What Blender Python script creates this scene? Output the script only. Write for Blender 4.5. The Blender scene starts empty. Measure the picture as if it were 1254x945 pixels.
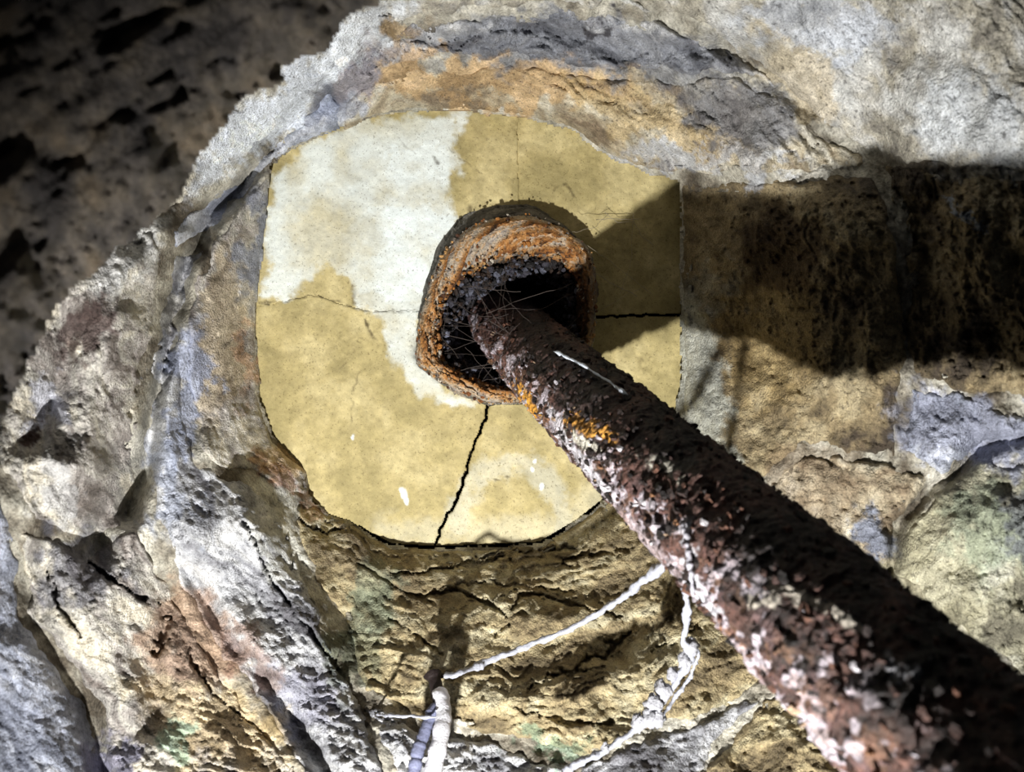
import bpy, math, random
import numpy as np

# ------------------------------------------------------------------ camera, world, light
C = bpy.context.scene.collection
F = 965.0                      # focal length in pixels of the 1254 x 945 frame
CX, CY = 627.0, 472.5
scn = bpy.context.scene
cam_d = bpy.data.cameras.new('camera')
cam_d.sensor_width = 36.0
cam_d.lens = F / 1254.0 * 36.0
cam_d.clip_start = 0.01
cam_d.dof.use_dof = True
cam_d.dof.focus_distance = 1.12
cam_d.dof.aperture_fstop = 5.8
cam = bpy.data.objects.new('camera', cam_d)
cam.rotation_euler = (math.pi / 2, 0, 0)
C.objects.link(cam)
scn.camera = cam

world = bpy.data.worlds.new('world'); scn.world = world
world.use_nodes = True
world.node_tree.nodes['Background'].inputs[0].default_value = (0.80, 0.88, 1.0, 1)
world.node_tree.nodes['Background'].inputs[1].default_value = 0.024

LAMP = (-0.145, 0.06, -0.66)
TARGET = (0.07, 1.2, 0.0)
ld = bpy.data.lights.new('hand_torch', 'SPOT')
ld.energy = 118
ld.color = (1.0, 0.985, 0.955)
ld.spot_size = math.radians(88)
ld.spot_blend = 0.75
ld.shadow_soft_size = 0.016
lo = bpy.data.objects.new('hand_torch', ld)
lo.location = LAMP
from mathutils import Vector
lo.rotation_euler = (Vector(TARGET) - Vector(LAMP)).to_track_quat('-Z', 'Y').to_euler()
C.objects.link(lo)

scn.view_settings.view_transform = 'Standard'
scn.view_settings.look = 'None'
scn.view_settings.gamma = 1
scn.view_settings.exposure = 0.0

# ------------------------------------------------------------------ numeric helpers
rng = np.random.RandomState(7)
PERM = rng.permutation(4096)
VALS = rng.rand(4096) * 2 - 1

def vnoise(x, y, seed=0):
    xi = np.floor(x).astype(np.int64); yi = np.floor(y).astype(np.int64)
    fx = x - xi; fy = y - yi
    fx = fx * fx * fx * (fx * (fx * 6 - 15) + 10); fy = fy * fy * fy * (fy * (fy * 6 - 15) + 10)
    def h(a, b):
        return VALS[PERM[(a + PERM[(b + seed * 131) & 4095]) & 4095]]
    v00 = h(xi, yi); v10 = h(xi + 1, yi); v01 = h(xi, yi + 1); v11 = h(xi + 1, yi + 1)
    return (v00 * (1 - fx) + v10 * fx) * (1 - fy) + (v01 * (1 - fx) + v11 * fx) * fy

def fbm(x, y, seed=0, octs=5, gain=0.5, lac=2.03):
    a = 1.0; s = 0.0; t = 0.0
    for k in range(octs):
        s = s + a * vnoise(x, y, seed + k * 7); t += a
        x = x * lac + 13.7; y = y * lac + 7.3; a *= gain
    return s / t * 1.6

def ridged(x, y, seed=0, octs=4, gain=0.55):
    a = 1.0; s = 0.0; t = 0.0
    for k in range(octs):
        s = s + a * (1 - 2.4 * np.abs(vnoise(x, y, seed + k * 7))); t += a
        x = x * 2.1 + 5.1; y = y * 2.1 + 9.2; a *= gain
    return s / t

def sstep(a, b, x):
    t = np.clip((x - a) / (b - a), 0, 1)
    return t * t * (3 - 2 * t)

def lin(c):
    c = np.asarray(c, float) / 255.0
    return np.where(c <= 0.04045, c / 12.92, ((c + 0.055) / 1.055) ** 2.4)

def seg_dist(px, py, pts, closed=False):
    """distance to a polyline"""
    d = np.full(px.shape, 1e9)
    n = len(pts)
    for i in range(n if closed else n - 1):
        x0, y0 = pts[i]; x1, y1 = pts[(i + 1) % n]
        dx, dy = x1 - x0, y1 - y0
        t = np.clip(((px - x0) * dx + (py - y0) * dy) / (dx * dx + dy * dy + 1e-9), 0, 1)
        d = np.minimum(d, (px - x0 - t * dx) ** 2 + (py - y0 - t * dy) ** 2)
    return np.sqrt(d)

def inside(px, py, pts):
    c = np.zeros(px.shape, bool); n = len(pts)
    for i in range(n):
        x0, y0 = pts[i]; x1, y1 = pts[(i + 1) % n]
        if y0 == y1: continue
        cond = ((y0 > py) != (y1 > py)) & (px < (x1 - x0) * (py - y0) / (y1 - y0) + x0)
        c ^= cond
    return c

def sdist(px, py, pts):
    """positive inside"""
    d = seg_dist(px, py, pts, True)
    return np.where(inside(px, py, pts), d, -d)

def at(u, v, Y):
    return np.stack([(u - CX) / F * Y, Y + 0 * u, -(v - CY) / F * Y], -1)

# ------------------------------------------------------------------ mesh helpers
def link(name, me, mat, parent=None):
    o = bpy.data.objects.new(name, me); C.objects.link(o)
    if mat is not None: me.materials.append(mat)
    if parent is not None: o.parent = parent
    return o

def mesh_np(name, verts, faces, tint=None, smooth=True):
    me = bpy.data.meshes.new(name)
    verts = np.asarray(verts, np.float32); faces = np.asarray(faces, np.int32)
    k = faces.shape[1]
    me.vertices.add(len(verts)); me.vertices.foreach_set('co', verts.ravel())
    me.loops.add(faces.size); me.loops.foreach_set('vertex_index', faces.ravel())
    me.polygons.add(len(faces))
    me.polygons.foreach_set('loop_start', np.arange(0, faces.size, k, dtype=np.int32))
    me.polygons.foreach_set('use_smooth', np.full(len(faces), smooth))
    me.update(calc_edges=True)
    if tint is not None:
        a = me.attributes.new('tint', 'FLOAT_COLOR', 'POINT')
        t = np.ones((len(verts), 4), np.float32); t[:, :3] = np.clip(tint, 0.001, 1)
        a.data.foreach_set('color', t.ravel())
    return me

def grid_mesh(name, U, V, mask, pos, tint, skirt=0.05):
    """U,V 2-D grids; mask per vertex; pos (h,w,3). Boundary gets a skirt of real thickness away from the opening."""
    h, w = U.shape
    q = mask[:-1, :-1] & mask[1:, :-1] & mask[:-1, 1:] & mask[1:, 1:]
    idx = np.arange(h * w).reshape(h, w)
    a = idx[:-1, :-1][q]; b = idx[:-1, 1:][q]; c = idx[1:, 1:][q]; d = idx[1:, :-1][q]
    faces = np.stack([a, d, c, b], -1)
    used = np.unique(faces)
    remap = np.full(h * w, -1); remap[used] = np.arange(len(used))
    verts = pos.reshape(-1, 3)[used]; tc = tint.reshape(-1, 3)[used]
    faces = remap[faces]
    if skirt:
        e = np.concatenate([faces[:, [0, 1]], faces[:, [1, 2]], faces[:, [2, 3]], faces[:, [3, 0]]])
        key = np.minimum(e[:, 0], e[:, 1]).astype(np.int64) * 10000000 + np.maximum(e[:, 0], e[:, 1])
        _, inv, cnt = np.unique(key, return_inverse=True, return_counts=True)
        be = e[cnt[inv] == 1]
        bv = np.unique(be)
        m2 = np.full(len(verts), -1); m2[bv] = np.arange(len(bv)) + len(verts)
        dirv = verts[bv] / np.linalg.norm(verts[bv], axis=1, keepdims=True)
        verts = np.concatenate([verts, verts[bv] + dirv * skirt]); tc = np.concatenate([tc, tc[bv]])
        sf = np.stack([be[:, 1], be[:, 0], m2[be[:, 0]], m2[be[:, 1]]], -1)
        faces = np.concatenate([faces, sf])
    return mesh_np(name, verts, faces, tc)

def mesh_curve_tube(pts, rads, sides=10, seed=0, rough=0.0, tint=None):
    pts = np.asarray(pts, float); n = len(pts)
    rads = np.asarray(rads, float)
    tan = np.gradient(pts, axis=0); tan /= np.linalg.norm(tan, axis=1, keepdims=True)
    up = np.array([0.3, 1.0, 0.17]); 
    s = np.cross(tan, up); s /= np.linalg.norm(s, axis=1, keepdims=True)
    t = np.cross(tan, s)
    ang = np.linspace(0, 2 * np.pi, sides, endpoint=False)
    R = rads[:, None] * (1 + rough * fbm(np.arange(n)[:, None] * 0.35 + 0 * ang, np.cos(ang)[None, :] * 1.5 + np.sin(ang) * 0.7 + seed * 3.1, seed, 3))
    V = pts[:, None, :] + R[..., None] * (np.cos(ang)[None, :, None] * s[:, None, :] + np.sin(ang)[None, :, None] * t[:, None, :])
    V = V.reshape(-1, 3)
    i = np.arange(n - 1)[:, None] * sides; j = np.arange(sides)[None, :]; j2 = (j + 1) % sides
    f = np.stack([i + j, i + j2, i + sides + j2, i + sides + j], -1).reshape(-1, 4)
    # end caps
    V = np.concatenate([V, pts[:1], pts[-1:]]); c0 = len(V) - 2; c1 = len(V) - 1
    jj = np.arange(sides)
    cap0 = np.stack([jj, np.full(sides, c0), np.full(sides, c0), (jj + 1) % sides], -1)
    tri0 = np.stack([np.full(sides, c0), (jj + 1) % sides, jj], -1)
    b = (n - 1) * sides
    tri1 = np.stack([np.full(sides, c1), b + jj, b + (jj + 1) % sides], -1)
    return V, f, np.concatenate([tri0, tri1])

def tube_obj(name, pts, rads, mat, parent=None, sides=10, seed=0, rough=0.0, col=None):
    V, f, tr = mesh_curve_tube(pts, rads, sides, seed, rough)
    allf = [tuple(int(k) for k in r) for r in f] + [tuple(int(k) for k in r) for r in tr]
    me = bpy.data.meshes.new(name); me.from_pydata([tuple(v) for v in V], [], allf)
    for p in me.polygons: p.use_smooth = True
    a = me.attributes.new('tint', 'FLOAT_COLOR', 'POINT')
    t = np.ones((len(V), 4), np.float32)
    if callable(col): t[:, :3] = col(V)
    elif col is not None: t[:, :3] = lin(col)
    a.data.foreach_set('color', t.ravel())
    return link(name, me, mat, parent)

def smooth_path(pts, n):
    pts = np.asarray(pts, float)
    L = np.concatenate([[0], np.cumsum(np.linalg.norm(np.diff(pts, axis=0), axis=1))])
    t = np.linspace(0, L[-1], n)
    out = np.stack([np.interp(t, L, pts[:, k]) for k in range(pts.shape[1])], -1)
    k = max(3, n // (len(pts) * 2)) | 1
    ker = np.hanning(k + 2)[1:-1]; ker /= ker.sum()
    pad = k // 2
    o2 = np.stack([np.convolve(np.concatenate([2 * out[0, c] - out[pad:0:-1, c], out[:, c], 2 * out[-1, c] - out[-2:-pad - 2:-1, c]]), ker, 'valid') for c in range(pts.shape[1])], -1)
    return o2

# ------------------------------------------------------------------ materials
def material(name, speck=0.25, scale=380, bump=0.5, dist=0.002, rough=0.85, spec=0.3, fleck=None, fleck_amt=0.0):
    m = bpy.data.materials.new(name); m.use_nodes = True
    nt = m.node_tree; N = nt.nodes; Lk = nt.links
    b = N['Principled BSDF']
    tc = N.new('ShaderNodeTexCoord')
    at_ = N.new('ShaderNodeAttribute'); at_.attribute_name = 'tint'
    n1 = N.new('ShaderNodeTexNoise'); n1.inputs['Scale'].default_value = scale; n1.inputs['Detail'].default_value = 6
    n1.inputs['Roughness'].default_value = 0.7
    n2 = N.new('ShaderNodeTexNoise'); n2.inputs['Scale'].default_value = scale * 0.22; n2.inputs['Detail'].default_value = 5
    vor = N.new('ShaderNodeTexVoronoi'); vor.inputs['Scale'].default_value = scale * 0.75
    for n in (n1, n2, vor): Lk.new(tc.outputs['Object'], n.inputs['Vector'])
    mr = N.new('ShaderNodeMapRange'); mr.inputs['From Min'].default_value = 0.3; mr.inputs['From Max'].default_value = 0.7
    mr.inputs['To Min'].default_value = 1 - speck * 1.6; mr.inputs['To Max'].default_value = 1 + speck
    Lk.new(n1.outputs['Fac'], mr.inputs['Value'])
    mr2 = N.new('ShaderNodeMapRange'); mr2.inputs['From Min'].default_value = 0.3; mr2.inputs['From Max'].default_value = 0.7
    mr2.inputs['To Min'].default_value = 1 - speck * 0.6; mr2.inputs['To Max'].default_value = 1 + speck * 0.5
    Lk.new(n2.outputs['Fac'], mr2.inputs['Value'])
    mul = N.new('ShaderNodeMath'); mul.operation = 'MULTIPLY'
    Lk.new(mr.outputs[0], mul.inputs[0]); Lk.new(mr2.outputs[0], mul.inputs[1])
    vm = N.new('ShaderNodeVectorMath'); vm.operation = 'SCALE'
    Lk.new(at_.outputs['Color'], vm.inputs[0]); Lk.new(mul.outputs[0], vm.inputs['Scale'])
    col = vm.outputs[0]
    if fleck is not None:
        fl = N.new('ShaderNodeTexNoise'); fl.inputs['Scale'].default_value = scale * 0.5; fl.inputs['Detail'].default_value = 2
        Lk.new(tc.outputs['Object'], fl.inputs['Vector'])
        fr = N.new('ShaderNodeMapRange'); fr.inputs['From Min'].default_value = 0.62; fr.inputs['From Max'].default_value = 0.68
        fr.inputs['To Max'].default_value = fleck_amt
        Lk.new(fl.outputs['Fac'], fr.inputs['Value'])
        mx = N.new('ShaderNodeMix'); mx.data_type = 'RGBA'
        Lk.new(fr.outputs[0], mx.inputs[0]); Lk.new(col, mx.inputs[6])
        mx.inputs[7].default_value = (*lin(fleck), 1)
        col = mx.outputs[2]
    Lk.new(col, b.inputs['Base Color'])
    b.inputs['Roughness'].default_value = rough
    b.inputs['Specular IOR Level'].default_value = spec
    hm = N.new('ShaderNodeMath'); hm.operation = 'MULTIPLY_ADD'; hm.inputs[1].default_value = 0.6
    Lk.new(vor.outputs['Distance'], hm.inputs[0]); Lk.new(n1.outputs['Fac'], hm.inputs[2])
    bp = N.new('ShaderNodeBump'); bp.inputs['Strength'].default_value = bump; bp.inputs['Distance'].default_value = dist
    Lk.new(hm.outputs[0], bp.inputs['Height']); Lk.new(bp.outputs[0], b.inputs['Normal'])
    return m

M_ROCK = material('rough_rock', 0.30, 420, 0.9, 0.003, 0.8, 0.35, (35, 30, 26), 0.6)
M_SLAB = material('yellow_cast_stone', 0.10, 700, 0.35, 0.0012, 0.75, 0.3, (70, 58, 30), 0.45)
M_MORTAR = material('lime_mortar', 0.30, 300, 0.9, 0.003, 0.9, 0.2, (40, 36, 30), 0.5)
M_RUST = material('rusted_iron', 0.45, 260, 1.0, 0.003, 0.6, 0.5, (14, 9, 8), 0.8)
M_CRUST = material('orange_rust_crust', 0.35, 350, 1.0, 0.003, 0.7, 0.35, (40, 22, 10), 0.8)
M_ROOT = material('pale_root_skin', 0.10, 500, 0.6, 0.001, 0.6, 0.4)
M_WEB = material('cobweb_silk', 0.1, 500, 0.1, 0.001, 0.6, 0.3)
M_LIME = material('white_lime_deposit', 0.12, 400, 0.8, 0.002, 0.7, 0.3)

# ------------------------------------------------------------------ the shape of the hollow
SLAB = [(335,205),(372,182),(405,166),(440,150),(500,141),(560,140),(640,149),(700,164),(730,190),(780,212),(826,225),(829,300),
        (829,385),(830,440),(822,500),(800,550),(746,602),(705,634),(660,661),(600,664),(530,666),(480,663),(455,650),(430,633),(405,625),(384,609),(381,570),
        (360,555),(340,535),(324,492),(318,380),(328,300)]
SC = (575.0, 405.0)
_d = []
for i in range(len(SLAB)):
    a = np.array(SLAB[i], float); b = np.array(SLAB[(i + 1) % len(SLAB)], float)
    for t in np.linspace(0, 1, 12, endpoint=False): _d.append(a * (1 - t) + b * t)
_d = np.array(_d) - SC
_th = np.arctan2(_d[:, 1], _d[:, 0]); _r = np.hypot(_d[:, 0], _d[:, 1])
_o = np.argsort(_th); _th = _th[_o]; _r = _r[_o]
_r = np.convolve(np.concatenate([_r[-12:], _r, _r[:12]]), np.ones(25) / 25, 'valid')
def R0(th): return np.interp(th, _th, _r, period=2 * np.pi)
def polar(U, V):
    return np.arctan2(V - SC[1], U - SC[0]), np.hypot(U - SC[0], V - SC[1])

# broad hollows (negative) and swells (positive) of the rock: polyline, half-width px, metres towards the opening
RELIEF = [
    ([(310,215),(262,262),(235,320),(208,400),(192,480),(178,560),(165,640)], 11, -0.075),   # groove on the left
    ([(420,110),(350,165),(290,225),(240,275)], 14, -0.030),
    ([(150,560),(148,620),(125,670)], 22, -0.050),                                           # dark pocket
    ([(200,290),(150,370),(120,460),(100,560)], 30, 0.030),
    ([(75,400),(60,470),(45,540)], 16, -0.030),
    ([(255,560),(300,620),(340,700),(400,790)], 22, 0.025),
    ([(230,700),(290,790),(350,870),(400,945)], 13, -0.035),
    ([(200,720),(180,800),(190,900)], 15, -0.025),
    ([(60,660),(40,760),(110,870),(130,960)], 16, -0.030),
    ([(290,760),(330,860),(380,960)], 20, 0.02),
    ([(620,30),(760,60),(900,60),(985,130)], 14, -0.020),
    ([(450,75),(560,50),(700,55)], 16, -0.015),
    ([(700,130),(830,170),(930,200)], 25, 0.022),
    ([(1075,190),(1120,270),(1140,360)], 16, -0.020),
    ([(1254,540),(1200,545),(1160,590),(1110,640),(1085,700)], 10, -0.03),
    ([(450,700),(560,690),(690,690)], 22, 0.010),
    ([(560,760),(700,760),(800,740)], 24, 0.014),
    ([(560,860),(700,850),(830,800)], 24, 0.016),
    ([(400,640),(410,720),(450,800),(520,870)], 20, -0.015),
]
def base_depth(U, V):
    th, r = polar(U, V)
    q = np.maximum(r / R0(th), 0.97)
    deg = np.degrees(th) % 360                     # 0 right, 90 down, 180 left, 270 up
    p = np.interp(deg, [0, 45, 90, 135, 180, 225, 270, 315, 360], [0.42, 0.35, 0.33, 0.38, 0.56, 0.60, 0.52, 0.46, 0.42])
    Y = np.interp(deg, [0, 20, 45, 160, 200, 360], [1.192, 1.194, 1.202, 1.202, 1.193, 1.192]) * q ** (-p)
    w = fbm(U / 70, V / 70, 91, 2) * 8
    for pts, s, a in RELIEF:
        x0 = min(p_[0] for p_ in pts) - 4 * s; x1 = max(p_[0] for p_ in pts) + 4 * s
        y0 = min(p_[1] for p_ in pts) - 4 * s; y1 = max(p_[1] for p_ in pts) + 4 * s
        m = (U > x0) & (U < x1) & (V > y0) & (V < y1)
        if not m.any(): continue
        d = seg_dist(U[m] + w[m], V[m] + w[m], pts)
        Y[m] -= a * np.exp(-(d / s) ** 2)
    fade = sstep(1.0, 1.35, q)
    Y -= fade * 0.030 * fbm(U / 150, V / 150, 3, 3)
    return Y

# dark splits: polyline, half width px, depth m
CRACKS = [
    ([(512,730),(560,722),(600,738),(617,752),(632,724),(664,728),(690,736),(735,750),(760,752)], 3.5, 0.013),
    ([(480,700),(540,698),(580,690),(620,682)], 3, 0.010),
    ([(545,700),(600,678),(650,672),(700,668)], 2.5, 0.010),
    ([(690,690),(730,680),(780,672)], 3, 0.010),
    ([(650,842),(700,822),(735,802),(770,775)], 4, 0.014),
    ([(470,752),(500,770),(540,800)], 3, 0.012),
    ([(440,690),(480,715),(530,740)], 2.5, 0.008),
    ([(600,782),(625,760),(640,748)], 2.5, 0.008),
    ([(640,872),(690,880),(720,885),(745,884)], 3.5, 0.013),
    ([(800,800),(830,780),(860,755)], 3, 0.009),
    ([(510,728),(560,712),(640,716),(700,722)], 2, 0.006),
    ([(430,640),(400,655),(370,640),(340,600)], 3, 0.014),
    ([(300,575),(330,600),(350,640),(360,700)], 3, 0.012),
    ([(110,690),(160,725),(180,735)], 3.5, 0.016),
    ([(60,700),(75,745),(100,780)], 3, 0.014),
    ([(300,640),(340,720),(400,800),(460,870)], 3.5, 0.014),
    ([(230,800),(260,850),(330,900)], 2.5, 0.010),
    ([(190,800),(205,770),(200,740)], 3, 0.013),
    ([(985,130),(1010,155),(1060,185),(1078,200)], 3.5, 0.016),
    ([(865,55),(880,62),(895,72)], 4, 0.014),
    ([(1075,215),(1100,250),(1118,300)], 4, 0.014),
    ([(985,545),(1000,550),(1015,565)], 3, 0.008),
    ([(1245,560),(1205,545),(1190,556),(1160,590),(1120,625)], 5, 0.028),
    ([(400,640),(430,630),(460,655),(480,664)], 2.5, 0.008),
    ([(420,166),(470,150),(520,130)], 2.5, 0.006),
    ([(480,45),(560,60),(590,40)], 3, 0.008),
    ([(210,265),(270,235),(340,165),(370,130)], 3, 0.012),
    ([(190,420),(165,510),(160,560)], 4, 0.016),
    ([(220,400),(200,470),(170,520)], 3, 0.012),
]
# stone colour patches, plus painted lit band beside the lip: centre, radii, angle, colour, strength
STAINS_AND_LIGHT = [
    (585,100,170,22,2,(200,165,115),0.7), (800,150,120,20,22,(205,180,130),0.6), (470,60,60,14,-25,(170,140,95),0.6),
    (900,140,70,40,25,(115,117,125),0.8), (720,60,170,34,3,(118,122,132),0.7), (730,36,25,10,0,(45,40,45),0.8),
    (880,200,120,14,3,(190,195,205),0.6), (420,100,60,30,-40,(140,150,175),0.6), (330,135,130,26,-45,(222,228,238),0.95), (440,40,60,26,-30,(215,220,226),0.8), (150,320,60,26,-40,(216,216,214),0.8),  # bluish white ones by the lip paint in the brightness of the lit wall
    (320,300,18,70,4,(140,145,160),0.8), (270,400,24,100,5,(186,168,136),0.6), (300,440,14,40,0,(200,150,105),0.5),
    (350,560,34,26,45,(205,170,120),0.6), (345,585,40,10,40,(150,95,60),0.5), (225,480,22,90,8,(150,158,182),0.8),
    (205,600,30,60,-10,(155,162,180),0.7), (55,500,22,26,20,(210,212,225),0.8), (70,590,22,40,10,(205,205,205),0.6),
    (105,410,22,44,25,(75,52,48),0.8), (190,370,34,18,-30,(190,185,170),0.5), (40,530,12,16,0,(70,40,30),0.9),
    (235,780,60,50,35,(160,128,102),0.7), (300,800,50,24,50,(128,98,84),0.6), (260,890,90,50,25,(205,180,130),0.6),
    (205,900,24,24,0,(150,190,170),0.6), (460,725,30,44,0,(135,160,145),0.35), (440,790,30,70,20,(95,105,85),0.6),
    (95,700,50,40,0,(105,108,125),0.6), (130,930,26,30,0,(130,130,155),0.8), (370,860,30,50,-35,(150,150,165),0.7),
    (340,650,30,60,-15,(190,190,182),0.6), (420,680,30,30,0,(110,95,75),0.5), (680,915,50,14,10,(120,150,125),0.6),
    (1000,30,90,30,8,(205,212,225),0.6), (980,100,60,30,40,(205,190,160),0.6), (1190,150,60,50,35,(205,210,215),0.7),
    (860,470,34,95,-10,(190,192,182),0.85), (870,370,30,40,0,(150,150,140),0.5), (950,400,60,90,0,(150,125,72),0.5), (880,590,60,30,40,(180,180,165),0.6),
    (1000,600,60,60,0,(135,115,90),0.5), (1160,520,60,40,15,(160,164,182),0.9), (1240,540,60,40,15,(160,164,182),0.9),
    (1070,665,26,30,-20,(125,132,150),0.9), (1150,700,60,80,40,(168,162,132),0.6), (1220,650,50,50,0,(140,155,135),0.6), (1260,640,30,40,0,(105,108,120),0.7),
    (1170,262,26,8,30,(150,160,175),0.9), (960,310,55,45,0,(70,48,28),0.7), (60,200,60,20,-40,(40,30,26),0.6),
]
def stain_and_light(U, V, col, seed=5):
    wx = fbm(U / 28, V / 28, seed, 6, 0.64) * 30; wy = fbm(U / 28, V / 28, seed + 40, 6, 0.64) * 30
    for (cx, cy, rx, ry, ang, c, s) in STAINS_AND_LIGHT:
        R = max(rx, ry) * 1.7 + 30
        m = (abs(U - cx) < R) & (abs(V - cy) < R)
        if not m.any(): continue
        ca, sa = math.cos(math.radians(ang)), math.sin(math.radians(ang))
        dx = U[m] + wx[m] - cx; dy = V[m] + wy[m] - cy
        a = (dx * ca + dy * sa) / rx; b = (-dx * sa + dy * ca) / ry
        k = (s * sstep(1.35, 0.75, np.sqrt(a * a + b * b)))[:, None]
        old = col[m]
        lum = old.mean(-1, keepdims=True) / (old.mean() + 1e-6)
        col[m] = old * (1 - k) + lin(c) * (0.45 + 0.55 * lum) * k
    return col

def rock_detail(U, V, rough, strata, seed):
    """height in metres, small relief with beds following the rim"""
    th, r = polar(U, V)
    s = th * 300; n = r
    wn = fbm(U / 60, V / 60, seed + 1, 4)
    n2 = n + wn * 22
    h = rough * 0.0058 * fbm(U / 26, V / 26, seed, 6, 0.58)
    h += rough * 0.0030 * ridged(U / 17, V / 17, seed + 3, 4)
    h += rough * 0.0009 * fbm(U / 5.5, V / 5.5, seed + 23, 2)
    pit = sstep(0.38, 0.6, fbm(U / 11, V / 9, seed + 27, 3)); h -= rough * 0.003 * pit
    # beds: saw profile
    ph = n2 / 17 + 0.9 * fbm(s / 90, n / 60, seed + 5, 3)
    saw = ph - np.floor(ph)
    amp = sstep(-0.3, 0.5, fbm(s / 80, n / 30, seed + 9, 3))
    h += strata * 0.0062 * amp * (saw ** 2.5)
    h += strata * 0.0035 * fbm(n2 / 6.5, s / 45, seed + 13, 4, 0.6)
    h += strata * 0.0025 * ridged(n2 / 15, s / 70, seed + 17, 3)
    left = sstep(-170, -330, U - SC[0]) * sstep(-200, -60, V - SC[1])
    return h * (1 - 0.42 * left)

def palette(U, V, cols, seed, strata):
    th, r = polar(U, V); s = th * 300
    wn = fbm(U / 60, V / 60, seed + 1, 4)
    k1 = fbm(U / 55, V / 55, seed + 21, 5, 0.6) * (1 - 0.5 * strata) + strata * 0.7 * fbm((r + wn * 22) / 16, s / 80, seed + 22, 4, 0.6)
    k2 = fbm(U / 14, V / 14, seed + 31, 5, 0.74)
    cols = [lin(c) for c in cols]
    t = np.clip(k1 * 0.9 + 0.5, 0, 0.999) * (len(cols) - 1)
    i = np.floor(t).astype(int); f = (t - i)[..., None]
    arr = np.array(cols)
    c = arr[i] * (1 - f) + arr[np.minimum(i + 1, len(cols) - 1)] * f
    return c * (1 + 0.38 * k2)[..., None]

def crack_field(U, V, w):
    h = np.zeros(U.shape)
    for pts, s, d in CRACKS:
        x0 = min(p_[0] for p_ in pts) - 20; x1 = max(p_[0] for p_ in pts) + 20
        y0 = min(p_[1] for p_ in pts) - 20; y1 = max(p_[1] for p_ in pts) + 20
        m = (U > x0) & (U < x1) & (V > y0) & (V < y1)
        if not m.any(): continue
        um, vm = U[m], V[m]
        dd = seg_dist(um + w[m] * 1.5 + 2.5 * fbm(um / 6, vm / 6, 36, 2), vm + w[m] * 1.3, pts) / np.clip(0.75 + 0.7 * fbm(um / 22, vm / 22, 35, 3), 0.15, 1.6)
        h[m] = np.maximum(h[m], d * 1.3 * sstep(s * 1.3, s * 0.35, dd))
    return h

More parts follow.
